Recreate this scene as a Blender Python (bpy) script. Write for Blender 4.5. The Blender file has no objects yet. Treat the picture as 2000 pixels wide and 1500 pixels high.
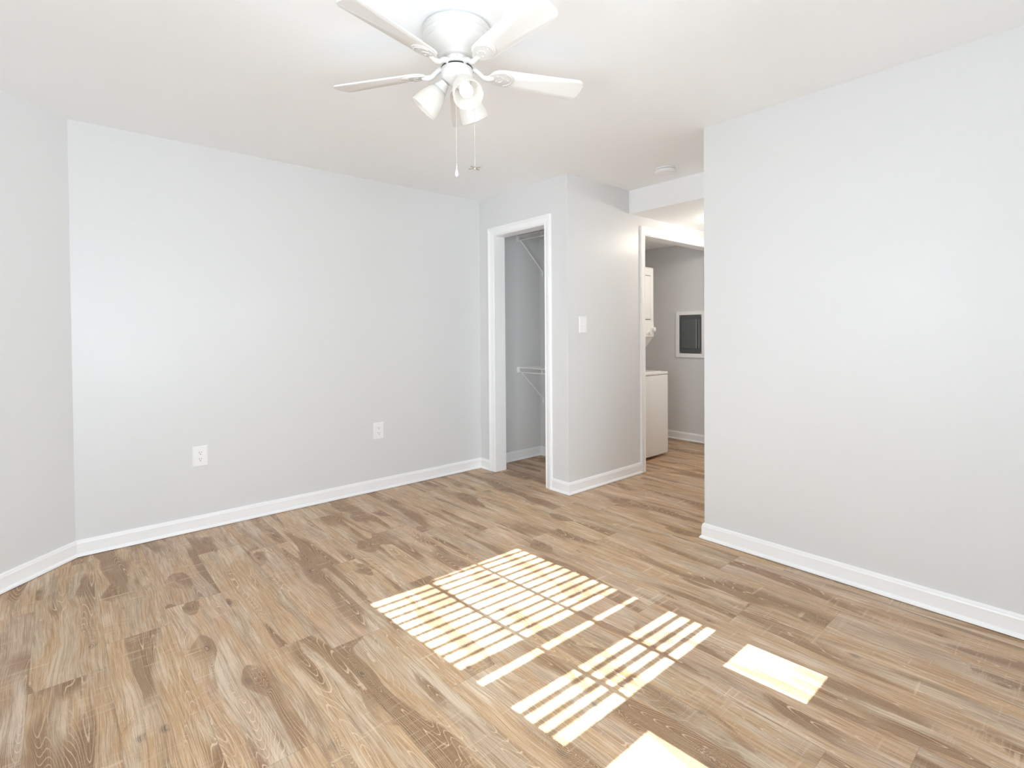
import bpy, bmesh, math, random
from mathutils import Vector, Matrix
random.seed(7)
SC = bpy.context.scene
COL = SC.collection
PI = math.pi
R = math.radians

# ------------------------------------------------------------------ camera
H = 2.44
CAM_F, CAM_CY, YAW, PITCH, ROLL, CAM_H = 1017.92, 664.65, 0.854761, -0.0146008, -0.00737928, 1.23896
cd = bpy.data.cameras.new('camera'); cam = bpy.data.objects.new('camera', cd); COL.objects.link(cam)
cd.sensor_fit = 'HORIZONTAL'; cd.sensor_width = 36.0
cd.lens = CAM_F / 2000 * 36.0
cd.shift_y = -(750 - CAM_CY) / 2000
cd.clip_start = 0.02
fw = Vector((math.cos(YAW)*math.cos(PITCH), math.sin(YAW)*math.cos(PITCH), math.sin(PITCH)))
rt = Vector((math.sin(YAW), -math.cos(YAW), 0)); up = rt.cross(fw)
r2 = rt*math.cos(ROLL) + up*math.sin(ROLL); u2 = -rt*math.sin(ROLL) + up*math.cos(ROLL)
m = Matrix((r2, u2, -fw)).transposed().to_4x4(); m.translation = Vector((0, 0, CAM_H))
cam.matrix_world = m
SC.camera = cam

# ------------------------------------------------------------------ colour management, sampling
SC.view_settings.view_transform = 'Standard'
SC.view_settings.look = 'None'
SC.view_settings.gamma = 1
SC.view_settings.use_curve_mapping = False
SC.view_settings.exposure = 1.45
SC.cycles.use_denoising = True
SC.cycles.max_bounces = 14
SC.cycles.diffuse_bounces = 9
SC.cycles.transparent_max_bounces = 12
SC.cycles.caustics_reflective = False
SC.cycles.caustics_refractive = False
SC.cycles.sample_clamp_indirect = 8

# ------------------------------------------------------------------ sky and sun
SKY = 4.2
w = bpy.data.worlds.new('sky'); SC.world = w; w.use_nodes = True
bg = w.node_tree.nodes['Background']
bg.inputs['Strength'].default_value = SKY
_tc = w.node_tree.nodes.new('ShaderNodeTexCoord'); _sp = w.node_tree.nodes.new('ShaderNodeSeparateXYZ')
_mr = w.node_tree.nodes.new('ShaderNodeMapRange'); _mr.inputs['From Min'].default_value = -.06; _mr.inputs['From Max'].default_value = .04
_mx = w.node_tree.nodes.new('ShaderNodeMix'); _mx.data_type = 'RGBA'
_mx.inputs[6].default_value = (.91, .975, 1.07, 1)     # sunlit pale ground
_mx.inputs[7].default_value = (0.89, 0.965, 1.07, 1)     # hazy sky
w.node_tree.links.new(_tc.outputs['Generated'], _sp.inputs[0]); w.node_tree.links.new(_sp.outputs[2], _mr.inputs['Value'])
w.node_tree.links.new(_mr.outputs['Result'], _mx.inputs[0]); w.node_tree.links.new(_mx.outputs[2], bg.inputs['Color'])
TAN_E = 0.73                                   # tangent of the sun's elevation
sd = bpy.data.lights.new('sun', 'SUN'); sun = bpy.data.objects.new('sun', sd); COL.objects.link(sun)
sd.energy = 9.8; sd.color = (0.95, 0.97, 1.03); sd.angle = R(0.2)
sun.rotation_euler = Vector((-0.056, 1.0, -TAN_E)).to_track_quat('-Z', 'Y').to_euler()
sun.location = (2.5, -8, 7)

# ------------------------------------------------------------------ room plan (metres)
YL = 3.802      # long wall on the left
XC = 2.920      # wall with the closet opening
YS = 2.706      # wall with the light switch / laundry opening
XR, YR = 2.899, 1.589   # right wall and its outer corner
XA = 0.0547     # where the 45 degree wall starts
XW = -0.85      # west wall
YB = -0.50      # window wall
XE = 5.75       # hall end
XP = 5.36       # laundry wall with the panel
CY, CX = 3.785, 3.669   # closet inside
WT = 0.12

# ------------------------------------------------------------------ material helpers
def newmat(name):
    m = bpy.data.materials.new(name); m.use_nodes = True
    nt = m.node_tree
    return m, nt, nt.nodes['Principled BSDF']

def paint(name, col, rough=0.5, spec=0.35, bump=0.0, scale=180, var=0.0, varscale=1.2):
    m, nt, b = newmat(name)
    b.inputs['Roughness'].default_value = rough
    b.inputs['Specular IOR Level'].default_value = spec
    b.inputs['Base Color'].default_value = (*col, 1)
    tc = nt.nodes.new('ShaderNodeTexCoord')
    if var:
        n = nt.nodes.new('ShaderNodeTexNoise'); n.inputs['Scale'].default_value = varscale; n.inputs['Detail'].default_value = 3
        nt.links.new(tc.outputs['Object'], n.inputs['Vector'])
        mr = nt.nodes.new('ShaderNodeMapRange'); mr.inputs['From Min'].default_value = .3; mr.inputs['From Max'].default_value = .7
        mr.inputs['To Min'].default_value = rough - var; mr.inputs['To Max'].default_value = rough + var
        nt.links.new(n.outputs['Fac'], mr.inputs['Value']); nt.links.new(mr.outputs['Result'], b.inputs['Roughness'])
    if bump:
        n = nt.nodes.new('ShaderNodeTexNoise'); n.inputs['Scale'].default_value = scale; n.inputs['Detail'].default_value = 2
        nt.links.new(tc.outputs['Object'], n.inputs['Vector'])
        bp = nt.nodes.new('ShaderNodeBump'); bp.inputs['Strength'].default_value = bump; bp.inputs['Distance'].default_value = .002
        nt.links.new(n.outputs['Fac'], bp.inputs['Height']); nt.links.new(bp.outputs['Normal'], b.inputs['Normal'])
    return m

M = {}
M['wall'] = paint('wall_paint', (.738, .741, .744), .36, .42, .10, 240, .05)
M['ceiling'] = paint('ceiling_paint', (.94, .955, .968), .8, .2, .15, 120)
M['trim'] = paint('trim_enamel', (.93, .93, .935), .32, .45, .03, 60)
M['fan'] = paint('fan_white_enamel', (.68, .66, .635), .35, .45)
M['blade'] = paint('fan_blade_laminate', (.81, .80, .785), .45, .35, .05, 40)
M['plastic'] = paint('white_plastic', (.90, .90, .90), .3, .45)
M['appliance'] = paint('appliance_enamel', (.92, .918, .91), .22, .5)
M['wire'] = paint('white_vinyl_wire', (.92, .92, .91), .35, .45)
M['panel'] = paint('grey_panel_enamel', (.095, .104, .110), .4, .45, .08, 50)
M['panel_door'] = paint('grey_panel_door_enamel', (.112, .122, .130), .35, .5, .08, 50)
M['dark'] = paint('dark_slot', (.03, .03, .03), .6, .2)
M['slot'] = paint('outlet_slot', (.12, .12, .12), .6, .2)
M['gap'] = paint('grey_gap', (.22, .215, .21), .6, .2)
M['blind'] = paint('blind_vinyl', (.82, .82, .80), .5, .3)
M['card'] = paint('cardboard', (.45, .33, .2), .8, .1)  # only for the added box that blocks the sun
def metal(name, col, rough):
    m, nt, b = newmat(name)
    b.inputs['Base Color'].default_value = (*col, 1); b.inputs['Metallic'].default_value = 1; b.inputs['Roughness'].default_value = rough
    return m
M['chain'] = metal('nickel_chain', (.75, .73, .70), .3)
M['brass'] = metal('worn_metal', (.55, .52, .46), .4)

def frosted(name):
    m, nt, b = newmat(name)
    out = nt.nodes['Material Output']; nt.nodes.remove(b)
    d = nt.nodes.new('ShaderNodeBsdfDiffuse'); d.inputs['Color'].default_value = (.76, .75, .735, 1)
    t = nt.nodes.new('ShaderNodeBsdfTranslucent'); t.inputs['Color'].default_value = (.85, .84, .81, 1)
    tr = nt.nodes.new('ShaderNodeBsdfTransparent'); tr.inputs['Color'].default_value = (.95, .95, .95, 1)
    g = nt.nodes.new('ShaderNodeBsdfGlossy'); g.inputs['Roughness'].default_value = .25
    n = nt.nodes.new('ShaderNodeTexNoise'); n.inputs['Scale'].default_value = 22; n.inputs['Detail'].default_value = 4; n.inputs['Distortion'].default_value = 1.5
    tc = nt.nodes.new('ShaderNodeTexCoord'); nt.links.new(tc.outputs['Object'], n.inputs['Vector'])
    mr = nt.nodes.new('ShaderNodeMapRange'); mr.inputs['From Min'].default_value = .42; mr.inputs['From Max'].default_value = .62
    mr.inputs['To Min'].default_value = .45; mr.inputs['To Max'].default_value = .72
    nt.links.new(n.outputs['Fac'], mr.inputs['Value'])
    m1 = nt.nodes.new('ShaderNodeMixShader'); nt.links.new(mr.outputs['Result'], m1.inputs[0])
    nt.links.new(d.outputs[0], m1.inputs[1]); nt.links.new(t.outputs[0], m1.inputs[2])
    m2 = nt.nodes.new('ShaderNodeMixShader'); m2.inputs[0].default_value = .12
    nt.links.new(m1.outputs[0], m2.inputs[1]); nt.links.new(tr.outputs[0], m2.inputs[2])
    m3 = nt.nodes.new('ShaderNodeMixShader'); m3.inputs[0].default_value = .06
    nt.links.new(m2.outputs[0], m3.inputs[1]); nt.links.new(g.outputs[0], m3.inputs[2])
    nt.links.new(m3.outputs[0], out.inputs['Surface'])
    return m
M['shade'] = frosted('alabaster_glass')
def emit(name, col, s):
    m, nt, b = newmat(name)
    b.inputs['Base Color'].default_value = (.9, .9, .9, 1)
    b.inputs['Emission Color'].default_value = (*col, 1); b.inputs['Emission Strength'].default_value = s
    return m
M['bulb'] = emit('lit_bulb', (1, .97, .92), .55)
M['dome'] = emit('lit_dome', (1, .90, .78), 5.0)
def clearglass(name):
    m, nt, b = newmat(name)
    out = nt.nodes['Material Output']; nt.nodes.remove(b)
    tr = nt.nodes.new('ShaderNodeBsdfTransparent'); tr.inputs['Color'].default_value = (.96, .98, .97, 1)
    g = nt.nodes.new('ShaderNodeBsdfGlossy'); g.inputs['Roughness'].default_value = .02
    fr = nt.nodes.new('ShaderNodeFresnel'); fr.inputs['IOR'].default_value = 1.45
    mx = nt.nodes.new('ShaderNodeMixShader')
    nt.links.new(fr.outputs[0], mx.inputs[0]); nt.links.new(tr.outputs[0], mx.inputs[1]); nt.links.new(g.outputs[0], mx.inputs[2])
    nt.links.new(mx.outputs[0], out.inputs['Surface'])
    return m
M['pane'] = clearglass('window_pane')
def crystal(name):
    m, nt, b = newmat(name)
    b.inputs['Base Color'].default_value = (.95, .95, .95, 1); b.inputs['Roughness'].default_value = .08
    b.inputs['Transmission Weight'].default_value = .6
    return m
M['crystal'] = crystal('pull_crystal')

# ------------------------------------------------------------------ plank floor material
PW, PL = 0.2235, 1.22
def floor_mat():
    m, nt, b = newmat('oak_look_planks')
    N = nt.nodes.new; L = nt.links.new
    def math_(op, a, bb=None, c=None, clamp=False):
        n = N('ShaderNodeMath'); n.operation = op; n.use_clamp = clamp
        for i, v in enumerate((a, bb, c)):
            if v is None: continue
            if isinstance(v, (int, float)): n.inputs[i].default_value = v
            else: L(v, n.inputs[i])
        return n.outputs[0]
    def noise(vec, scale=1, detail=2, rough=.5, dist=0):
        n = N('ShaderNodeTexNoise'); n.noise_dimensions = '2D'
        n.inputs['Scale'].default_value = scale; n.inputs['Detail'].default_value = detail
        n.inputs['Roughness'].default_value = rough; n.inputs['Distortion'].default_value = dist
        L(vec, n.inputs['Vector']); return n.outputs['Fac']
    def vec(x, y):
        n = N('ShaderNodeCombineXYZ'); L(x, n.inputs[0]); L(y, n.inputs[1]); return n.outputs[0]
    def rng(v, a, bb, lo=0, hi=1, smooth=True):
        n = N('ShaderNodeMapRange'); n.interpolation_type = 'SMOOTHSTEP' if smooth else 'LINEAR'
        n.inputs['From Min'].default_value = a; n.inputs['From Max'].default_value = bb
        n.inputs['To Min'].default_value = lo; n.inputs['To Max'].default_value = hi
        L(v, n.inputs['Value']); return n.outputs['Result']
    def mix(f, a, bb, mode='MIX'):
        n = N('ShaderNodeMix'); n.data_type = 'RGBA'; n.blend_type = mode
        if isinstance(f, (int, float)): n.inputs[0].default_value = f
        else: L(f, n.inputs[0])
        for i, v in ((6, a), (7, bb)):
            if isinstance(v, tuple): n.inputs[i].default_value = (*v, 1)
            else: L(v, n.inputs[i])
        return n.outputs[2]
    uvn = N('ShaderNodeUVMap'); uvn.uv_map = 'plank'
    sn = N('ShaderNodeUVMap'); sn.uv_map = 'seed'
    s1 = N('ShaderNodeSeparateXYZ'); L(uvn.outputs[0], s1.inputs[0]); u, v = s1.outputs[0], s1.outputs[1]
    s2 = N('ShaderNodeSeparateXYZ'); L(sn.outputs[0], s2.inputs[0]); ra, rb = s2.outputs[0], s2.outputs[1]
    X = math_('MULTIPLY_ADD', ra, 40.0, u)
    Y0 = math_('MULTIPLY_ADD', rb, 30.0, v)
    # slow waviness of the grain
    wv = noise(vec(math_('MULTIPLY', X, 2.0), math_('MULTIPLY', Y0, 5.0)), 1, 1, .5)
    Y = math_('MULTIPLY_ADD', math_('SUBTRACT', wv, .5), .045, Y0)
    rag = noise(vec(math_('MULTIPLY', X, 30.0), math_('MULTIPLY', Y, 45.0)), 1, 3, .6)
    # knots : sparse cells, ragged outline
    vo = N('ShaderNodeTexVoronoi'); vo.voronoi_dimensions = '2D'; vo.inputs['Randomness'].default_value = 1
    vo.inputs['Scale'].default_value = 1
    L(vec(math_('MULTIPLY', X, 3.0), math_('MULTIPLY', Y, 6.5)), vo.inputs['Vector'])
    kd = math_('MULTIPLY_ADD', math_('SUBTRACT', rag, .5), .10, vo.outputs['Distance'])
    kc = N('ShaderNodeSeparateColor'); L(vo.outputs['Color'], kc.inputs[0])
    ksel = math_('GREATER_THAN', kc.outputs[0], .66)
    kpull = math_('MULTIPLY', rng(kd, .0, .46, 1.6, 0), ksel)
    # height field whose contours are the growth rings
    g0 = math_('MULTIPLY_ADD', kpull, .20, noise(vec(math_('MULTIPLY', X, .75), math_('MULTIPLY', Y, 9.0)), 1, 1.0, .4))
    g = math_('MULTIPLY_ADD', Y, 2.6, g0)
    gj = math_('MULTIPLY_ADD', rag, .007, g)
    tri = math_('MULTIPLY', math_('PINGPONG', math_('MULTIPLY', gj, 40.0), .5), 2.0)
    lines = rng(tri, .78, .99)
    lmask = noise(vec(math_('MULTIPLY', X, 2.2), math_('MULTIPLY', Y, 9.0)), 1, 2)
    # brown heartwood, its edge following the rings
    dk = math_('MULTIPLY_ADD', rag, .03, g0)
    dark = math_('MULTIPLY', rng(dk, .530, .565), rng(noise(vec(math_('MULTIPLY', X, 1.5), math_('MULTIPLY', Y, 5.5)), 1, 2), .41, .57))
    # fibres
    fib = noise(vec(math_('MULTIPLY', X, 7.0), math_('MULTIPLY', Y, 380.0)), 1, 3, .6)
    fib2 = noise(vec(math_('MULTIPLY', X, 2.2), math_('MULTIPLY', Y, 110.0)), 1, 3, .6)
    grit = noise(vec(math_('MULTIPLY', X, 160.0), math_('MULTIPLY', Y, 420.0)), 1, 2, .6)
    # lime wash and grey
    wash = rng(noise(vec(math_('MULTIPLY', X, 2.0), math_('MULTIPLY', Y, 14.0)), 1, 5, .65), .47, .70)
    grey = rng(noise(vec(math_('MULTIPLY', X, 1.2), math_('MULTIPLY', Y, 9.0)), 1, 3, .5), .46, .66)
    # saw marks across the plank
    smask = rng(noise(vec(math_('MULTIPLY', X, 2.4), math_('MULTIPLY', Y, 4.4)), 1, 1), .48, .60)
    saw = math_('MULTIPLY', rng(noise(vec(math_('MULTIPLY', X, 70.0), math_('MULTIPLY', Y, 4.0)), 1, 3, .7), .54, .72), smask)
    cut = math_('MULTIPLY', rng(noise(vec(math_('MULTIPLY', X, 42.0), math_('MULTIPLY', Y, 3.2)), 1, 1, .5), .73, .78),
                rng(noise(vec(math_('MULTIPLY', X, 6.0), math_('MULTIPLY', Y, 6.0)), 1, 1), .50, .60))
    smud = rng(noise(vec(math_('MULTIPLY', X, 1.3), math_('MULTIPLY', Y, 13.0)), 1, 4, .6), .52, .70)
    base = mix(grey, FLOORC['base'], FLOORC['grey'])
    base = mix(math_('MULTIPLY', smud, .62), base, FLOORC['smud'])
    c = mix(math_('MULTIPLY', wash, .66), base, FLOORC['wash'])
    c = mix(math_('MULTIPLY', dark, .90), c, FLOORC['dark'])
    c = mix(math_('MULTIPLY', rng(fib2, .46, .60), math_('MULTIPLY_ADD', dark, -.20, .50)), c, FLOORC['fibre'])
    c = mix(math_('MULTIPLY', rng(fib, .48, .64), math_('MULTIPLY_ADD', dark, -.28, .46)), c, FLOORC['wash'])
    c = mix(math_('MULTIPLY', rng(grit, .56, .76), .22), c, FLOORC['wash'])
    c = mix(math_('MULTIPLY', lines, math_('MAXIMUM', rng(lmask, .40, .62, .06, .80), math_('MULTIPLY', dark, .72))), c, FLOORC['line'])
    c = mix(math_('MULTIPLY', saw, .28), c, FLOORC['wash'])
    c = mix(math_('MULTIPLY', cut, .45), c, FLOORC['line'])
    kn = math_('MULTIPLY', rng(kd, .02, .11, 1, 0), ksel)
    kn = math_('MULTIPLY', kn, rng(tri, .25, .75, 1.0, .35))
    kn = math_('MULTIPLY', kn, rng(fib2, .30, .60, .55, 1.0))
    c = mix(math_('MULTIPLY', kn, .85), c, FLOORC['knot'])
    # plank-to-plank tone
    tone = math_('MULTIPLY_ADD', math_('SUBTRACT', ra, .5), .12, 1.0)
    tn = N('ShaderNodeCombineColor'); L(tone, tn.inputs[0]); L(tone, tn.inputs[1])
    L(math_('MULTIPLY', tone, math_('MULTIPLY_ADD', math_('SUBTRACT', rb, .5), .07, 1.0)), tn.inputs[2])
    c = mix(1.0, c, tn.outputs[0], 'MULTIPLY')
    # seams
    ev = math_('MINIMUM', v, math_('SUBTRACT', PW, v))
    eu = math_('MINIMUM', u, math_('SUBTRACT', PL, u))
    seam = rng(math_('MINIMUM', ev, eu), .0003, .0018, 1, 0)
    c = mix(math_('MULTIPLY', seam, .30), c, FLOORC['seam'])
    L(c, b.inputs['Base Color'])
    hgt = math_('SUBTRACT', math_('MULTIPLY_ADD', fib, .35, math_('MULTIPLY', lines, .25)), math_('MULTIPLY', seam, .8))
    bp = N('ShaderNodeBump'); bp.inputs['Strength'].default_value = .25; bp.inputs['Distance'].default_value = .0012
    L(hgt, bp.inputs['Height']); L(bp.outputs['Normal'], b.inputs['Normal'])
    b.inputs['Roughness'].default_value = .46
    b.inputs['Specular IOR Level'].default_value = .38
    return m
FLOORC = dict(base=(.54, .335, .18), grey=(.51, .368, .252), dark=(.25, .132, .060), wash=(.76, .63, .48),
              fibre=(.31, .188, .100), line=(.80, .62, .44), knot=(.16, .11, .08), smud=(.26, .178, .115), seam=(.12, .075, .045))
M['floor'] = floor_mat()

# ------------------------------------------------------------------ mesh helpers
class MB:
    def __init__(s): s.bm = bmesh.new()
    def box(s, x0, x1, y0, y1, z0, z1, bevel=0, mat=None, seg=2):
        r = bmesh.ops.create_cube(s.bm, size=1)
        vs = r['verts']
        T = Matrix.Translation(((x0+x1)/2, (y0+y1)/2, (z0+z1)/2)) @ Matrix.Diagonal((x1-x0, y1-y0, z1-z0, 1))
        bmesh.ops.transform(s.bm, matrix=T, verts=vs)
        if bevel:
            es = list({e for v in vs for e in v.link_edges})
            rb = bmesh.ops.bevel(s.bm, geom=es, offset=bevel, segments=seg, affect='EDGES', profile=.5)
            vs = list({v for f in rb['faces'] for v in f.verts} | {v for v in vs if v.is_valid})
        if mat is not None: bmesh.ops.transform(s.bm, matrix=mat, verts=vs)
        return vs
    def lathe(s, prof, n=48, mat=None, caps=True, arc=None):
        rings = []
        for r, z in prof:
            rings.append([s.bm.verts.new((r*math.cos(2*PI*i/n), r*math.sin(2*PI*i/n), z)) for i in range(n)])
        for a, b in zip(rings, rings[1:]):
            for i in range(n):
                s.bm.faces.new((a[i], a[(i+1) % n], b[(i+1) % n], b[i]))
        if caps:
            for ring in (rings[0], rings[-1]):
                s.bm.faces.new(ring)
        vs = [v for q in rings for v in q]
        if mat is not None: bmesh.ops.transform(s.bm, matrix=mat, verts=vs)
        return vs
    def tube(s, pts, rad, n=10, caps=True):
        pts = [Vector(p) for p in pts]
        rad = rad if isinstance(rad, (list, tuple)) else [rad]*len(pts)
        rings = []
        t0 = (pts[1]-pts[0]).normalized()
        ref = Vector((0, 0, 1)) if abs(t0.z) < .9 else Vector((1, 0, 0))
        a = t0.cross(ref).normalized()
        for i, p in enumerate(pts):
            t = ((pts[min(i+1, len(pts)-1)]-pts[max(i-1, 0)])).normalized()
            a = (a - t*a.dot(t)).normalized(); b = t.cross(a)
            rings.append([s.bm.verts.new(p + a*rad[i]*math.cos(2*PI*k/n) + b*rad[i]*math.sin(2*PI*k/n)) for k in range(n)])
        for q, w_ in zip(rings, rings[1:]):
            for k in range(n): s.bm.faces.new((q[k], q[(k+1) % n], w_[(k+1) % n], w_[k]))
        if caps: s.bm.faces.new(rings[0]); s.bm.faces.new(rings[-1])
        return [v for q in rings for v in q]
    def prism(s, poly, z0, z1, mat=None, bevel=0):
        a = [s.bm.verts.new((x, y, z0)) for x, y in poly]; b = [s.bm.verts.new((x, y, z1)) for x, y in poly]
        fs = [s.bm.faces.new(a), s.bm.faces.new(b)]
        n = len(poly)
        for i in range(n): s.bm.faces.new((a[i], a[(i+1) % n], b[(i+1) % n], b[i]))
        vs = a+b
        if bevel:
            es = [e for f in fs for e in f.edges]
            rb = bmesh.ops.bevel(s.bm, geom=es, offset=bevel, segments=2, affect='EDGES', profile=.5)
            vs = list({v for f in rb['faces'] for v in f.verts} | {v for v in vs if v.is_valid})
        if mat is not None: bmesh.ops.transform(s.bm, matrix=mat, verts=vs)
        return vs
    def sphere(s, c, r, n=16, sc=(1, 1, 1)):
        q = bmesh.ops.create_uvsphere(s.bm, u_segments=n, v_segments=n//2+2, radius=r)
        bmesh.ops.transform(s.bm, matrix=Matrix.Translation(c) @ Matrix.Diagonal((*sc, 1)), verts=q['verts'])
        return q['verts']
    def sweep(s, rings, closed_profile=True, caps=True):
        """rings: list of lists of points (same count); quads between consecutive rings."""
        R_ = [[s.bm.verts.new(p) for p in ring] for ring in rings]
        n = len(R_[0])
        for a, b in zip(R_, R_[1:]):
            for i in range(n if closed_profile else n-1):
                s.bm.faces.new((a[i], a[(i+1) % n], b[(i+1) % n], b[i]))
        if caps: s.bm.faces.new(R_[0]); s.bm.faces.new(R_[-1])
    def build(s, name, mat, parent=None, smooth=None, loc=None):
        bmesh.ops.recalc_face_normals(s.bm, faces=s.bm.faces[:])
        me = bpy.data.meshes.new(name); s.bm.to_mesh(me); s.bm.free()
        me.materials.append(mat)
        o = bpy.data.objects.new(name, me); COL.objects.link(o)
        if smooth:
            for p in me.polygons: p.use_smooth = True
            me.set_sharp_from_angle(angle=R(smooth))
        if loc is not None:
            me.transform(Matrix.Translation(-Vector(loc))); o.location = loc
        if parent is not None:
            o.parent = parent
            if loc is None:
                q = Vector((0, 0, 0)); pp = parent
                while pp is not None: q += Vector(pp.location); pp = pp.parent
                o.location = -q
        return o

def thing(name, label, cat, loc=(0, 0, 0), group=None):
    o = bpy.data.objects.new(name, None); COL.objects.link(o)
    o.location = loc; o['label'] = label; o['category'] = cat; o.empty_display_size = .1
    if group: o['group'] = group
    return o
def struct(o, label=None):
    o['kind'] = 'structure'
    if label: o['label'] = label
    return o
def rotz(a): return Matrix.Rotation(a, 4, 'Z')

# ------------------------------------------------------------------ floor : one mesh of planks
def build_floor():
    bm = bmesh.new()
    uv = bm.loops.layers.uv.new('plank'); sd_ = bm.loops.layers.uv.new('seed')
    rnd = random.Random(11)
    X0 = -0.1
    fixed = {-1: 3.17, 0: 2.45, 1: 2.64, 2: 1.58, 3: 2.15, 4: 2.005, 5: 2.725, 6: 2.28, 8: 0.365, 9: 1.36, 11: 0.775, 12: 1.332}
    for k in range(-5, 27):
        xa, xb = X0+k*PW, X0+(k+1)*PW
        y0 = fixed.get(k, rnd.uniform(0, PL)) % PL - 2*PL
        while y0 < 4.6:
            ya, yb = max(y0, YB-.2), min(y0+PL, 4.6)
            if yb-ya > .001:
                r1, r2_ = rnd.random(), rnd.random()
                vs = [bm.verts.new(p) for p in ((xa, ya, 0), (xb, ya, 0), (xb, yb, 0), (xa, yb, 0))]
                f = bm.faces.new(vs)
                for lp, (x, y) in zip(f.loops, ((xa, ya), (xb, ya), (xb, yb), (xa, yb))):
                    lp[uv].uv = (y-y0, x-xa); lp[sd_].uv = (r1, r2_)
            y0 += PL
    r = bmesh.ops.extrude_face_region(bm, geom=bm.faces[:])
    bmesh.ops.translate(bm, verts=[v for v in r['geom'] if isinstance(v, bmesh.types.BMVert)], vec=(0, 0, -.06))
    bmesh.ops.recalc_face_normals(bm, faces=bm.faces[:])
    me = bpy.data.meshes.new('floor'); bm.to_mesh(me); bm.free(); me.materials.append(M['floor'])
    o = bpy.data.objects.new('floor', me); COL.objects.link(o)
    return struct(o)
build_floor()

# ------------------------------------------------------------------ shell
mb = MB(); mb.box(-1.2, XE+.3, YB-.2, 4.6, H, H+.12); struct(mb.build('ceiling', M['ceiling']))
mb = MB(); mb.box(XA-.06, XC+WT, YL, YL+WT, 0, H); struct(mb.build('wall_left', M['wall']))
# 45 degree wall
d = math.sqrt(.5)
ang_len = (XA-XW)/d
mb = MB()
ax, ay = XA, YL; bx, by = XW, YL-(XA-XW)
mb.prism([(ax, ay), (ax, ay+WT*1.6), (bx-WT*1.6, by), (bx, by)], 0, H); struct(mb.build('wall_angled', M['wall']))
# closet front wall with opening
CO0, CO1, COZ = 2.955, 3.588, 2.093       # closet opening
mb = MB()
mb.box(XC, XC+WT, YS, CO0-.012, 0, H); mb.box(XC, XC+WT, CO1+.012, YL, 0, H); mb.box(XC, XC+WT, CO0-.012, CO1+.012, COZ+.012, H)
struct(mb.build('wall_closet', M['wall']))
# hall wall with the switch and the laundry opening
LO0, LO1, LOZ = 3.914, 5.24, 2.088
mb = MB()
mb.box(XC+WT, LO0-.012, YS, YS+WT, 0, H); mb.box(LO1+.012, XE, YS, YS+WT, 0, H); mb.box(LO0-.012, LO1+.012, YS, YS+WT, LOZ+.012, H)
struct(mb.build('wall_hall', M['wall']))
# closet interior
mb = MB(); mb.box(XC+WT, CX, CY, CY+WT+.1, 0, H); struct(mb.build('wall_closet_side', M['wall']))
mb = MB(); mb.box(CX, CX+.10, YS+WT, CY+WT+.1, 0, H); struct(mb.build('wall_closet_back', M['wall']))
# right wall
mb = MB(); mb.box(XR, XR+WT, YB-.18, YR, 0, H); struct(mb.build('wall_right', M['wall']))
mb = MB(); mb.box(XR+WT, XE, YR-WT, YR, 0, H); struct(mb.build('wall_hall_right', M['wall']))
mb = MB(); mb.box(XE, XE+WT, YR-WT, YS+WT, 0, H); struct(mb.build('wall_hall_end', M['wall']))
# dropped ceiling in the hall
SX, SZ = 3.69, 2.245
mb = MB(); mb.box(SX, XE, YR, YS, SZ, H); struct(mb.build('ceiling_soffit', M['ceiling']))
# laundry room
mb = MB(); mb.box(XP, XP+WT, YS+WT, 4.2, 0, H); struct(mb.build('wall_laundry_right', M['wall']))
mb = MB(); mb.box(CX+.10, XP, 3.75, 3.75+WT, 0, H); struct(mb.build('wall_laundry_back', M['wall']))
mb = MB(); mb.box(CX+.10, XP, YS+WT, 3.75, 2.222, H); struct(mb.build('ceiling_laundry', M['ceiling']))
# west wall with an added, unseen daylight source, fill_window_2
WY0, WY1, WZ0, WZ1 = -.15, 1.35, .55, 2.08
mb = MB()
mb.box(XW-.16, XW, YB-.18, WY0, 0, H); mb.box(XW-.16, XW, WY1, by, 0, H)
mb.box(XW-.16, XW, WY0, WY1, 0, WZ0); mb.box(XW-.16, XW, WY0, WY1, WZ1, H)
struct(mb.build('wall_west', M['wall']))
# window wall with window_1
BX0, BX1, BZ0, BZ1 = 1.18, 2.17, .76, 2.14
mb = MB()
VX0, VX1, VZ0, VZ1 = -.72, 1.02, .45, 2.12
mb.box(XW, VX0, YB-.18, YB, 0, H); mb.box(VX1, BX0, YB-.18, YB, 0, H); mb.box(BX1, XR, YB-.18, YB, 0, H)
mb.box(VX0, VX1, YB-.18, YB, 0, VZ0); mb.box(VX0, VX1, YB-.18, YB, VZ1, H)
mb.box(BX0, BX1, YB-.18, YB, 0, BZ0); mb.box(BX0, BX1, YB-.18, YB, BZ1, H)
struct(mb.build('wall_window', M['wall']))

# ------------------------------------------------------------------ windows
def window_frame_y(name, x0, x1, z0, z1, y, clear, rails):
    """double hung window in a wall along x, sash plane at y; clear = glazed opening"""
    cx0, cx1, cz0, cz1 = clear
    mb = MB()
    mb.box(x0, cx0, y-.03, y+.03, z0, z1); mb.box(cx1, x1, y-.03, y+.03, z0, z1)
    mb.box(cx0, cx1, y-.03, y+.03, z0, cz0); mb.box(cx0, cx1, y-.03, y+.03, cz1, z1)
    o = struct(mb.build(name, M['trim']))
    for (za, zb) in rails:
        mb = MB(); mb.box(cx0, cx1, y-.004, y+.004, za, zb); mb.build('sash_rail', M['trim'], o)
    mb = MB(); mb.box(cx0, cx1, y-.0095, y-.0065, cz0, cz1); mb.build('pane', M['pane'], o)
    return o
YSASH, YBL = -.62, -.55
zs = lambda yf, yp: (yf-yp)*TAN_E
window_frame_y('window_1', BX0, BX1, BZ0, BZ1, YSASH, (1.216, 2.13, zs(.627, YSASH), 2.10),
               [(zs(1.474, YSASH), zs(1.545, YSASH)), (zs(1.30, YSASH), zs(1.432, YSASH))])
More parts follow.
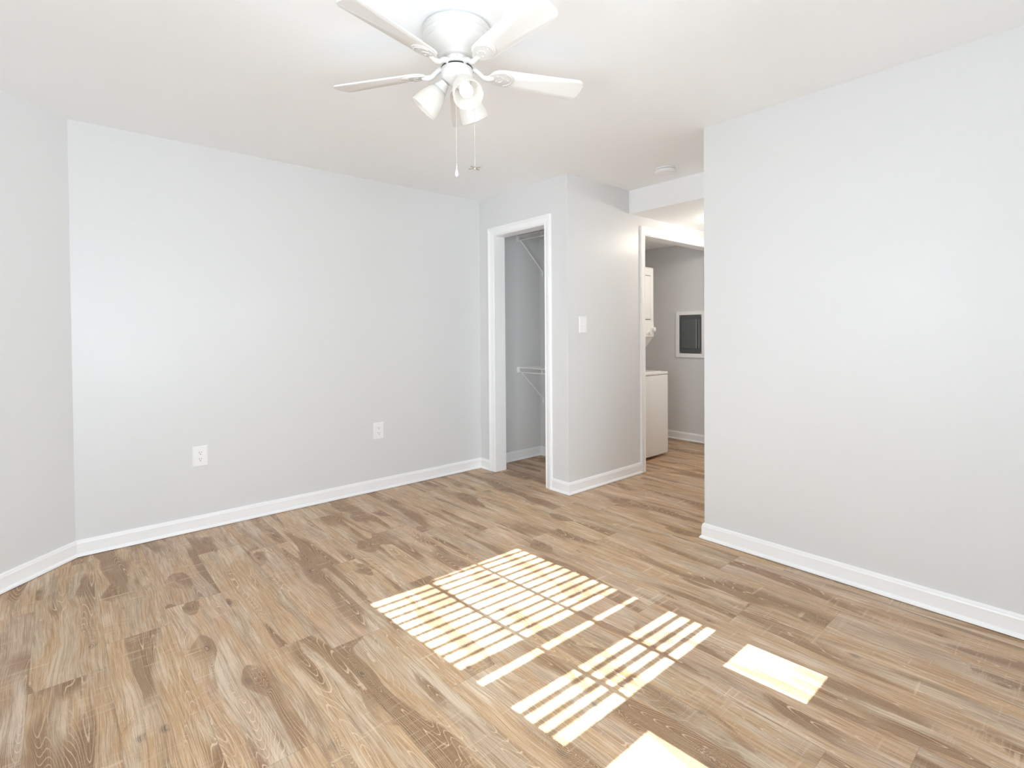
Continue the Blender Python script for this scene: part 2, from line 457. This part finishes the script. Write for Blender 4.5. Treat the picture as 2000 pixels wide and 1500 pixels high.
window_frame_y('fill_window_3', VX0, VX1, VZ0, VZ1, YSASH, (VX0+.05, VX1-.05, VZ0+.05, VZ1-.05), [(1.25, 1.30)])  # unseen window added to brighten the room from behind the camera
# unseen roof added outside fill_window_3, which keeps the sun off it
mb = MB(); mb.box(-2.6, 1.08, YB-3.1, YB-.18, 2.46, 2.56); struct(mb.build('added_sun_roof', M['trim']))
mb = MB()
xs = XW-.10
mb.box(xs-.03, xs+.03, WY0, WY0+.05, WZ0, WZ1); mb.box(xs-.03, xs+.03, WY1-.05, WY1, WZ0, WZ1)
mb.box(xs-.03, xs+.03, WY0+.05, WY1-.05, WZ0, WZ0+.05); mb.box(xs-.03, xs+.03, WY0+.05, WY1-.05, WZ1-.05, WZ1)
mb.box(xs-.03, xs+.03, (WY0+WY1)/2-.025, (WY0+WY1)/2+.025, WZ0+.05, WZ1-.05)
w2 = struct(mb.build('fill_window_2', M['trim']))  # unseen window, put in for extra daylight from the west
mb = MB(); mb.box(xs-.0025, xs+.0025, WY0+.05, WY1-.05, WZ0+.05, WZ1-.05); mb.build('pane', M['pane'], w2)
# stool under window_1
mb = MB(); mb.box(BX0, BX1, YB-.08, YB+.05, .76, .78, .003); struct(mb.build('trim_1', M['trim']))

def portal(name, loc, rot, sx, sy):
    l = bpy.data.lights.new(name, 'AREA'); l.shape = 'RECTANGLE'; l.size = sx; l.size_y = sy
    l.cycles.is_portal = True
    o = bpy.data.objects.new(name, l); COL.objects.link(o); o.location = loc; o.rotation_euler = rot
    return o
portal('window_portal', ((BX0+BX1)/2, YB-.19, (BZ0+BZ1)/2), (R(90), 0, 0), BX1-BX0, BZ1-BZ0)
portal('window_portal', ((VX0+VX1)/2, YB-.19, (VZ0+VZ1)/2), (R(90), 0, 0), VX1-VX0, VZ1-VZ0)
portal('window_portal', (XW-.17, (WY0+WY1)/2, (WZ0+WZ1)/2), (R(90), 0, R(-90)), WY1-WY0, WZ1-WZ0)

# venetian blind in window_1 (out of the picture, but its shadow is the bright pattern on the floor)
bl = thing('venetian_blind', 'white slatted blind hanging in the sunny window behind the camera', 'blind', (1.675, YBL, 2.14))
mb = MB(); mb.box(1.19, 2.16, YBL-.028, YBL+.028, zs(2.263, YBL), 2.135, .002); mb.build('headrail', M['blind'], bl)
mb = MB()
TH = R(22.3); SD = .050
for k in range(19):
    yf = 2.207-.0607*k + (.006 if k == 18 else 0)
    zc = zs(yf, YBL)
    skew = (.017-(.012*k/18))
    nseg = 24; rings = []
    for i in range(nseg+1):
        f = i/nseg; x = 1.192+.966*f
        z = zc + skew*(1-2*f)
        th = TH
        if k >= 14: th = TH - R(2.6)*(1 if .08 < f < .93 else .4)
        ring = []
        for top in (1, 0):
            for j in (range(6) if top else reversed(range(6))):
                t = (j/5-.5)*SD
                crown = .0022*(1-(2*t/SD)**2)
                yy, zz = t*math.cos(th), -t*math.sin(th)+crown+(.0005 if top else -.0005)
                ring.append((x, YBL+yy, z+zz))
        rings.append(ring)
    mb.sweep(rings)
mb.build('slats', M['blind'], bl)
mb = MB(); mb.box(1.19, 2.16, YBL-.025, YBL+.025, zs(.957, YBL), zs(1.050, YBL)-.004, .003); mb.build('bottom_rail', M['blind'], bl)
for xx, wd in ((1.524, .009), (1.826, .008)):
    mb = MB()
    for s_ in (-1, 1): mb.box(xx-wd, xx+wd, YBL+s_*.0265-.0006, YBL+s_*.0265+.0006, zs(1.0586, YBL), zs(2.263, YBL))
    mb.build('ladder_tape', M['blind'], bl)
mb = MB(); mb.tube([(2.03, YBL+.03, 1.4), (2.03, YBL+.03, 2.06)], .0025); mb.build('wand', M['blind'], bl)
bxo = MB(); bxo.box(1.445, 1.915, YB-.03, YB+.045, .7805, 1.05, .003)  # unseen box added to block the sun between the two floor patches
o = bxo.build('sun_block_box', M['card']); o['label'] = 'brown cardboard box added unseen on the window sill to block sun'; o['category'] = 'box'

# ------------------------------------------------------------------ baseboards
BASE = [(0, .0028), (.0243, .0028), (.0245, .0045), (.0225, .012), (.0175, .018), (.013, .020), (.013, .074), (.0105, .080), (.0095, .086), (.006, .092), (0, .0925)]
def offset_chain(pts, sides_d):
    pass
def baseboards(names, pts, side, ends=(None, None)):
    """pts: plan polyline along the wall foot; side=+1 room on the left of travel. One object per segment, mitred."""
    P = [Vector((x, y)) for x, y in pts]
    n = len(P)
    dirs = [(P[i+1]-P[i]).normalized() for i in range(n-1)]
    nor = [Vector((-dv.y, dv.x))*side for dv in dirs]
    def mit(i):
        if i == 0: return nor[0]
        if i == n-1: return nor[-1]
        b = (nor[i-1]+nor[i]); b = b/ b.length
        return b/ b.dot(nor[i])
    for i in range(n-1):
        mb = MB(); rings = []
        for j in (i, i+1):
            mv = mit(j)
            rings.append([(P[j].x+mv.x*t, P[j].y+mv.y*t, z) for t, z in BASE])
        mb.sweep(rings)
        struct(mb.build(names[i], M['trim']))
CW = .07
baseboards(['baseboard_angled', 'baseboard_left', 'baseboard_corner'], [(bx, by), (XA, YL), (XC, YL), (XC, CO1+CW)], -1)
baseboards(['baseboard_closet', 'baseboard_hall'], [(XC, CO0-CW+.004), (XC, YS), (LO0-CW, YS)], -1)
baseboards(['baseboard_hall_right', 'baseboard_right'], [(XE, YR), (XR, YR), (XR, YB)], -1)
baseboards(['baseboard_closet_side', 'baseboard_closet_back'], [(XC+WT, CY), (CX, CY), (CX, YS+WT)], -1)
baseboards(['baseboard_laundry'], [(XP, 3.75), (XP, YS+WT)], -1)

# ------------------------------------------------------------------ door casings
CAS = [(0, 0), (0, .008), (.003, .0105), (.009, .0105), (.012, .008), (.030, .0105), (.044, .013), (.047, .016), (.051, .0165), (.054, .0145), (.058, .0175), (.066, .0175), (.070, .014), (.070, 0)]
def casing(name, a0, a1, ztop, to3):
    """U-shaped mitred casing round an opening; to3(a, depth, z)"""
    o = None
    path = [((a0, 0), (-1, 0)), ((a0, ztop), (-1, 1)), ((a1, ztop), (1, 1)), ((a1, 0), (1, 0))]
    mb = MB()
    for (p, q) in zip(path, path[1:]):
        rings = []
        for (pt, dv) in (p, q):
            rings.append([to3(pt[0]+dv[0]*c, dd, pt[1]+dv[1]*c) for c, dd in CAS])
        mb.sweep(rings)
    return mb
# closet opening
mb = casing('c', CO0-.005, CO1+.005, COZ+.005, lambda a, dd, z: (XC-dd, a, z))
d1 = struct(mb.build('door_1', M['trim'], smooth=25), 'white cased closet opening without a door')
mb = MB()
mb.box(XC-.0005, XC+WT+.002, CO0-.013, CO0, 0, COZ); mb.box(XC-.0005, XC+WT+.002, CO1, CO1+.013, 0, COZ); mb.box(XC-.0005, XC+WT+.002, CO0-.013, CO1+.013, COZ, COZ+.013)
mb.build('jamb', M['trim'], d1)
# laundry opening
mb = casing('c', LO0-.005, LO1+.005, LOZ+.005, lambda a, dd, z: (a, YS-dd, z))
d2 = struct(mb.build('door_2', M['trim'], smooth=25), 'white cased laundry opening off the hall')
mb = MB()
mb.box(LO0-.013, LO0, YS-.0005, YS+WT+.002, 0, LOZ); mb.box(LO1, LO1+.013, YS-.0005, YS+WT+.002, 0, LOZ); mb.box(LO0-.013, LO1+.013, YS-.0005, YS+WT+.002, LOZ, LOZ+.013)
mb.build('jamb', M['trim'], d2)

# ------------------------------------------------------------------ outlets and switch
def plate(mb, w_, h_, t, recess=False):
    # bevelled cover plate in local xz-plane, front towards -y
    hw, hh = w_/2, h_/2
    mb.sweep([[(x*hw, 0, z*hh) for x, z in ((-1, -1), (1, -1), (1, 1), (-1, 1))],
              [(x*hw, -t*.45, z*hh) for x, z in ((-1, -1), (1, -1), (1, 1), (-1, 1))],
              [(x*(hw-.005), -t, z*(hh-.005)) for x, z in ((-1, -1), (1, -1), (1, 1), (-1, 1))]])
def outlet(loc, label):
    t = thing('wall_outlet', label, 'outlet', loc, 'outlets on the long wall')
    mb = MB(); plate(mb, .086, .129, .0068); mb.build('cover_plate', M['plastic'], t, loc=(0, 0, 0))
    for s in (-1, 1):
        zc = s*.0205
        mb = MB()
        pr = []
        for i in range(28):
            a = 2*PI*i/28; pr.append((max(-.0172, min(.0172, .0185*math.cos(a))), max(-.0145, min(.0145, .0185*math.sin(a)))))
        mb.prism(pr, 0, .0025, Matrix.Translation((0, -.0064, zc)) @ Matrix.Rotation(R(90), 4, 'X'), .0006)
        rc = mb.build('receptacle', M['plastic'], t, loc=(0, 0, 0))
        mb = MB()
        mb.box(-.0078, -.0055, -.0095, -.0088, zc+.001, zc+.010); mb.box(.0055, .0078, -.0095, -.0088, zc+.002, zc+.009)
        mb.lathe([(.0028, 0), (.0028, .0007)], 14, Matrix.Translation((0, -.0088, zc-.0065)) @ Matrix.Rotation(R(90), 4, 'X'))
        mb.build('slots', M['slot'], rc, loc=(0, 0, 0))
    mb = MB(); mb.lathe([(.0034, 0), (.0034, .0012), (.0022, .0018)], 14, Matrix.Translation((0, -.0064, 0)) @ Matrix.Rotation(R(90), 4, 'X')); mb.build('screw', M['plastic'], t, loc=(0, 0, 0))
outlet((.669, YL, .468), 'white duplex outlet on the long wall nearer the angled corner')
outlet((1.901, YL, .472), 'white duplex outlet on the long wall nearer the closet')
t = thing('light_switch', 'white toggle light switch on the wall between closet and laundry openings', 'switch', (3.087, YS, 1.297))
mb = MB(); plate(mb, .086, .129, .0068); mb.build('cover_plate', M['plastic'], t, loc=(0, 0, 0))
mb = MB(); mb.box(-.006, .006, -.0075, -.006, -.0125, .0125, .0005)
mb.box(-.0045, .0045, -.018, -.006, -.004, .005, .0012, Matrix.Rotation(R(-28), 4, 'X')); mb.build('toggle', M['plastic'], t, loc=(0, 0, 0))
for s in (-1, 1):
    mb = MB(); mb.lathe([(.0034, 0), (.0034, .0012), (.0022, .0018)], 14, Matrix.Translation((0, -.0064, s*.030)) @ Matrix.Rotation(R(90), 4, 'X')); mb.build('screw', M['plastic'], t, loc=(0, 0, 0))

# ------------------------------------------------------------------ smoke detector
t = thing('smoke_detector', 'round white smoke detector on the ceiling at the hall entrance', 'smoke detector', (3.385, 2.158, H))
mb = MB(); mb.lathe([(.066, 0), (.070, -.002), (.070, -.011), (.066, -.0125)], 48); mb.build('base', M['plastic'], t, 30, loc=(0, 0, 0))
mb = MB(); mb.lathe([(.058, -.0123), (.058, -.0165)], 48); mb.build('vent_gap', M['gap'], t, 30, loc=(0, 0, 0))
mb = MB(); mb.lathe([(.071, -.0163), (.0735, -.019), (.072, -.030), (.066, -.037), (.050, -.041), (.020, -.0425)], 48)
cv = mb.build('cover', M['plastic'], t, 30, loc=(0, 0, 0))
mb = MB(); mb.lathe([(.010, -.0420), (.010, -.0445), (.008, -.0452)], 24, Matrix.Translation((.02, -.02, 0))); mb.build('test_button', M['plastic'], cv, 30, loc=(0, 0, 0))

# ------------------------------------------------------------------ ceiling fan
FX, FY = 1.204, 1.703
fan = thing('ceiling_fan', 'white five-bladed ceiling fan with three glass lamp shades', 'ceiling fan', (FX, FY, H))
def fpart(mb, name, mat, parent=fan, smooth=35): return mb.build(name, mat, parent, smooth, loc=(0, 0, 0))
mb = MB(); mb.lathe([(.104, 0), (.104, -.007), (.131, -.0085), (.1335, -.014), (.1335, -.028), (.130, -.032), (.132, -.036), (.134, -.044), (.132, -.052), (.126, -.057), (.124, -.060), (.125, -.064), (.120, -.072),
                    (.108, -.085), (.092, -.099), (.076, -.109), (.066, -.114), (.064, -.117), (.060, -.119), (.050, -.120)], 72)
fpart(mb, 'motor_housing', M['fan'])
mb = MB(); mb.lathe([(.046, -.119), (.048, -.121), (.048, -.142), (.044, -.144)], 48)
hub = fpart(mb, 'motor_hub', M['fan'])
mb = MB()
mb.box(.0478, .0484, -.0005, .0005, -.141, -.122, 0, rotz(R(236)))
fpart(mb, 'seam', M['gap'], hub)
mb = MB(); mb.lathe([(.056, -.142), (.064, -.143), (.066, -.148), (.064, -.153), (.056, -.155)], 48); fpart(mb, 'flywheel', M['fan'], hub)
mb = MB(); mb.lathe([(.058, -.1548), (.0605, -.156), (.0605, -.159), (.058, -.160)], 48); fpart(mb, 'dark_ring', M['dark'], hub)
mb = MB(); mb.lathe([(.050, -.1595), (.0605, -.161), (.0615, -.164), (.0605, -.190), (.0585, -.197), (.050, -.206), (.034, -.216), (.020, -.225), (.012, -.230), (.010, -.238), (.006, -.242)], 56)
kit = fpart(mb, 'switch_housing', M['fan'])

BZ = -.168       # blade height below the ceiling
PITCHB = R(13.5)
def blade_outline(r0, r1, w0, w1, n=8):
    pts = []
    # rounded root
    for i in range(n+1):
        a = PI/2 + PI*i/n
        pts.append((r0+.045+.045*math.cos(a), w0/2*math.sin(a)))
    # tip with rounded corners, slightly bowed
    rc = .024
    for i in range(n+1):
        a = -PI/2 + PI/2*i/n
        pts.append((r1-rc+rc*math.cos(a), -w1/2+rc+rc*math.sin(a)))
    for k in (-.3, 0, .3): pts.append((r1+.008*(1-(k/.5)**2), w1*k))
    for i in range(n+1):
        a = PI/2*i/n
        pts.append((r1-rc+rc*math.cos(a), w1/2-rc+rc*math.sin(a)))
    return pts
FAN0 = 50.8
for k in range(5):
    A = R(FAN0+72*k)
    T = rotz(A) @ Matrix.Translation((0, 0, BZ)) @ Matrix.Rotation(-PITCHB, 4, 'X')
    mb = MB(); mb.prism(blade_outline(.135, .534, .088, .122), .0, .0055, T, .0012)
    bl_ = fpart(mb, 'blade', M['blade'], fan, 30)
    # blade iron : arm from the hub, then a leaf plate under the blade
    mb = MB()
    arm = [Vector((.058, 0, -.149)), Vector((.075, 0, -.152)), Vector((.092, 0, -.163)), Vector((.108, 0, -.175)), Vector((.125, 0, -.177)), Vector((.150, 0, -.1725))]
    vs = mb.tube(arm, [.012, .0105, .0095, .010, .012, .008], 12)
    bmesh.ops.transform(mb.bm, matrix=rotz(A), verts=vs)
    leaf = []
    for i in range(36):
        a = 2*PI*i/36
        rr = .058*math.cos(a)
        wv = .036*math.sin(a)*(1+.25*math.cos(a))
        leaf.append((.182+rr, wv))
    mb.prism(leaf, -.0045, .0, T, .0015)
    # raised arc of the leaf ornament
    arc = [(.188+.040*math.cos(a), .033*math.sin(a), -.0050) for a in [R(-75+15*i) for i in range(11)]]
    vs = mb.tube(arc, .0022, 8); bmesh.ops.transform(mb.bm, matrix=T, verts=vs)
    arc = [(.172+.018*math.cos(a), .016*math.sin(a), -.0050) for a in [R(-80+20*i) for i in range(9)]]
    vs = mb.tube(arc, .002, 8); bmesh.ops.transform(mb.bm, matrix=T, verts=vs)
    iron = fpart(mb, 'blade_iron', M['fan'], fan, 40)
    for sx, sy in ((.165, .013), (.165, -.013), (.212, 0)):
        mb = MB(); mb.lathe([(.0042, -.0043), (.0042, -.0058), (.0025, -.0068)], 12, T @ Matrix.Translation((sx, sy, 0))); fpart(mb, 'screw', M['fan'], iron)

# lamp kit : three arms
SHADE = [(.0275, .000), (.032, .006), (.0375, .017), (.0440, .034), (.0500, .054), (.0545, .076), (.0572, .096), (.0578, .103)]
for az, tilt, off in ((254, 50, .060), (135, 48, .068), (16, 54, .056)):
    A = R(az); tl = R(tilt)
    ax_ = Vector((math.cos(A)*math.cos(tl), math.sin(A)*math.cos(tl), -math.sin(tl)))
    hd = Vector((math.cos(A), math.sin(A), 0))
    neck = hd*off + Vector((0, 0, -.234))
    q = ax_.to_track_quat('Z', 'Y').to_matrix().to_4x4()
    T = Matrix.Translation(neck) @ q
    mb = MB()
    mb.lathe([(.018, -.030), (.020, -.024), (.024, -.012), (.0285, -.004), (.0295, .004), (.0295, .012), (.027, .014)], 32, T)
    fpart(mb, 'socket_cup', M['fan'], kit)
    mb = MB()
    prof = SHADE + [(r_-.0028, z) for r_, z in reversed(SHADE)]
    mb.lathe(prof, 44, T, caps=False)
    sh = fpart(mb, 'lamp_shade', M['shade'])
    mb = MB()
    mb.lathe([(.0130, .012), (.0130, .026), (.0150, .032), (.0200, .044), (.0240, .056), (.0255, .067), (.0240, .078), (.0195, .087), (.0115, .0935), (.003, .0955)], 28, T)
    fpart(mb, 'light_bulb', M['bulb'], fan, 60)
    pl = bpy.data.lights.new('bulb_light', 'POINT'); pl.energy = .03; pl.color = (1, .93, .82); pl.shadow_soft_size = .028
    po = bpy.data.objects.new('bulb_light', pl); COL.objects.link(po); po.parent = fan
    po.location = T @ Vector((0, 0, .135))

# pull chains
def chain(x, y, ztop, zbot, name):
    mb = MB()
    z = ztop; 
    mb.tube([(x, y, ztop), (x, y, zbot)], .0007, 6)
    while z > zbot:
        mb.sphere((x, y, z), .0016, 6); z -= .0062
    return fpart(mb, name, M['chain'], fan, 60)
rv = Vector((math.sin(YAW), -math.cos(YAW), 0))
c1 = rv*.0015 - Vector((math.cos(YAW), math.sin(YAW), 0))*.058
c2 = rv*.067 + Vector((math.cos(YAW), math.sin(YAW), 0))*.004
ch = chain(c1.x, c1.y, -.196, -.549, 'pull_chain')
mb = MB(); mb.lathe([(.0012, -.547), (.0032, -.551), (.0032, -.563), (.0022, -.565)], 16, Matrix.Translation((c1.x, c1.y, 0))); fpart(mb, 'chain_end', M['chain'], ch)
mb = MB(); mb.lathe([(.0018, -.564), (.0026, -.569), (.0056, -.577), (.0076, -.585), (.0078, -.591), (.006, -.598), (.0025, -.602)], 20, Matrix.Translation((c1.x, c1.y, 0))); fpart(mb, 'pull_drop', M['crystal'], ch, 60)
ch = chain(c2.x, c2.y, -.190, -.542, 'pull_chain')
mb = MB()
mb.lathe([(.0015, -.538), (.0050, -.542), (.0056, -.548), (.0030, -.553)], 16, Matrix.Translation((c2.x, c2.y, 0)))
for i in range(4):
    mb.box(.003, .029, -.0042, .0042, -.5475, -.5460, .0006, Matrix.Translation((c2.x, c2.y, 0)) @ rotz(R(20+90*i)))
fpart(mb, 'fan_pendant', M['brass'], ch, 40)

# ------------------------------------------------------------------ closet shelves
def wire_shelf(z, label):
    t = thing('wire_shelf', label, 'shelf', (CX, 3.2, z), 'wire shelves in the closet')
    y0, y1 = YS+WT+.02, CY-.012
    xf, xb = CX-.305, CX-.006
    L0 = Vector(t.location)
    mb = MB()
    n = int((y1-y0)/.0254)
    for i in range(n+1):
        y = y0+(y1-y0)*i/n
        mb.tube([(xb, y, z), (xf, y, z), (xf, y, z-.003)], .0016, 6)
    mb.build('deck_wires', M['wire'], t, 60)
    for (x, zz, rr) in ((xf, z-.003, .0042), (xf, z-.045, .0042), (xb, z-.003, .0032), ((xf+xb)/2, z-.003, .003)):
        mb = MB(); mb.tube([(x, y0, zz), (x, y1, zz)], rr, 10); mb.build('rail', M['wire'], t, 60)
    for y in (y1-.012, y1-.33, y0+.2):
        mb = MB(); mb.tube([(xf-.003, y, z-.003), (xf-.003, y, z-.045)], .0035, 8); mb.build('lip_tie', M['wire'], t, 60)
    # wall end bracket on the closet side wall
    mb = MB(); mb.box(xf-.012, xf+.028, y1-.002, CY, z-.052, z+.006, .003); mb.box(xf-.008, xf+.004, y1-.016, y1, z-.050, z-.030, .002)
    mb.build('end_bracket', M['wire'], t, 40)
    # diagonal brace to the back wall
    yb = y1-.035
    mb = MB()
    mb.tube([(xf+.006, yb, z-.047), (xf+.02, yb, z-.058), (CX-.012, yb, z-.318), (CX-.006, yb, z-.340)], .0070, 10)
    mb.box(CX-.009, CX, yb-.011, yb+.011, z-.372, z-.318, .002)
    mb.build('diagonal_brace', M['wire'], t, 40)
wire_shelf(2.172, 'upper white wire closet shelf, just under the closet door head')
wire_shelf(.902, 'lower white wire closet shelf, at waist height')

# ------------------------------------------------------------------ breaker panel
t = thing('breaker_panel', 'dark grey breaker panel in a white frame on the laundry wall', 'breaker panel', (XP, 3.10, 1.2))
py0, py1, pz0, pz1 = 2.925, 3.279, .947, 1.463
iy0, iy1, iz0, iz1 = 2.962, 3.236, .990, 1.424
mb = MB()
fx = XP-.016
mb.box(fx, XP, py0, iy0, pz0, pz1, .002); mb.box(fx, XP, iy1, py1, pz0, pz1, .002)
mb.box(fx, XP, iy0, iy1, pz0, iz0, .002); mb.box(fx, XP, iy0, iy1, iz1, pz1, .002)
mb.build('frame', M['trim'], t)
mb = MB(); mb.box(XP-.010, XP, iy0, iy1, iz0, iz1, .001); mb.build('cover', M['panel'], t)
mb = MB(); mb.box(XP-.018, XP-.009, iy0+.055, iy1-.035, iz0+.055, iz1-.045, .003); dr = mb.build('panel_door', M['panel_door'], t)
mb = MB(); mb.box(XP-.021, XP-.017, iy0+.058, iy0+.062, iz0+.06, iz1-.05, .001)
mb.build('hinge_bead', M['brass'], dr, loc=None)
mb = MB(); mb.box(XP-.022, XP-.017, iy1-.064, iy1-.048, 1.19, 1.215, .002); mb.build('latch', M['panel'], dr)
mb = MB(); mb.box(XP-.013, XP-.009, iy0+.030, iy0+.034, iz0+.06, iz1-.05, .001); mb.build('seam_bead', M['brass'], t)
for yy in (iy0+.012, iy1-.012):
    for zz in (iz0+.012, iz1-.012):
        mb = MB(); mb.lathe([(.005, 0), (.005, .0015), (.003, .0028)], 12, Matrix.Translation((XP-.010, yy, zz)) @ Matrix.Rotation(R(-90), 4, 'Y')); mb.build('screw', M['brass'], t)

# ------------------------------------------------------------------ stacked washer and dryer
WX0, WX1, WYF = 3.955, 4.592, 2.905
t = thing('stacked_washer_dryer', 'white stacked washer and dryer standing in the laundry room', 'washer dryer', ((WX0+WX1)/2, 3.25, 0))
mb = MB(); mb.box(WX0, WX1, WYF, WYF+.66, .030, .812, .008, seg=3); mb.build('washer_cabinet', M['appliance'], t, 40)
mb = MB(); mb.box(WX0-.002, WX1+.002, WYF-.003, WYF+.665, .815, .842, .010, seg=3); top = mb.build('washer_top', M['appliance'], t, 40)
mb = MB(); mb.box(WX0+.08, WX1-.08, WYF+.03, WYF+.17, .841, .849, .004); mb.build('lid', M['appliance'], top, 40)
for x in (WX0+.09, WX1-.09):
    for y in (WYF+.09, WYF+.58):
        mb = MB(); mb.lathe([(.022, 0), (.022, .008), (.012, .012), (.012, .034)], 20, Matrix.Translation((x, y, 0))); mb.build('foot', M['gap'], t, 40)
DY = 3.06
mb = MB()
mb.box(WX0+.002, WX1-.002, DY, WYF+.66, 1.178, 1.892, .022, seg=4); mb.build('dryer_cabinet', M['appliance'], t, 40)
# back column that carries the dryer, with its sloped front
mb = MB()
mb.sweep([[(x, DY+.012, 1.182), (x, DY+.16, 1.02), (x, DY+.20, .83), (x, WYF+.655, .83), (x, WYF+.655, 1.182)] for x in (WX0+.006, WX1-.006)])
mb.build('support_column', M['appliance'], t, 30)
mb = MB(); mb.box(WX0+.07, WX1-.075, DY-.010, DY+.002, 1.365, 1.800, .010, seg=3); dd_ = mb.build('dryer_door', M['appliance'], t, 40)
mb = MB(); mb.box(WX0+.062, WX1-.067, DY-.0012, DY+.002, 1.357, 1.808, .001); mb.build('door_gap', M['gap'], dd_)
mb = MB(); mb.box(WX0+.02, WX1-.02, DY-.006, DY+.002, 1.186, 1.335, .005); cp = mb.build('control_panel', M['appliance'], t, 40)
for x, z, rr in ((WX1-.045, 1.262, .028), (WX1-.115, 1.225, .020), (WX1-.30, 1.262, .022)):
    mb = MB(); mb.lathe([(rr*1.15, .0), (rr*1.15, .004), (rr*.82, .008), (rr*.76, .030), (rr*.6, .033)], 28, Matrix.Translation((x, DY-.005, z)) @ Matrix.Rotation(R(90), 4, 'X')); mb.build('knob', M['appliance'], cp, 35)

# ------------------------------------------------------------------ hall ceiling lamp (hidden by the right wall; lights the hall)
t = thing('ceiling_lamp', 'round flush ceiling lamp in the hall behind the right wall', 'lamp', (4.52, 2.13, SZ))
mb = MB(); mb.lathe([(.13, 0), (.135, -.004), (.135, -.018), (.128, -.022)], 40); mb.build('base', M['plastic'], t, 30, loc=(0, 0, 0))
mb = MB(); mb.lathe([(.126, -.020), (.122, -.028), (.105, -.038), (.075, -.045), (.040, -.049), (.006, -.050)], 40); mb.build('dome', M['dome'], t, 60, loc=(0, 0, 0))
pl = bpy.data.lights.new('hall_light', 'POINT'); pl.energy = 5.2; pl.color = (1, .93, .83); pl.shadow_soft_size = .05
po = bpy.data.objects.new('hall_light', pl); COL.objects.link(po); po.parent = t; po.location = (0, 0, -.090)
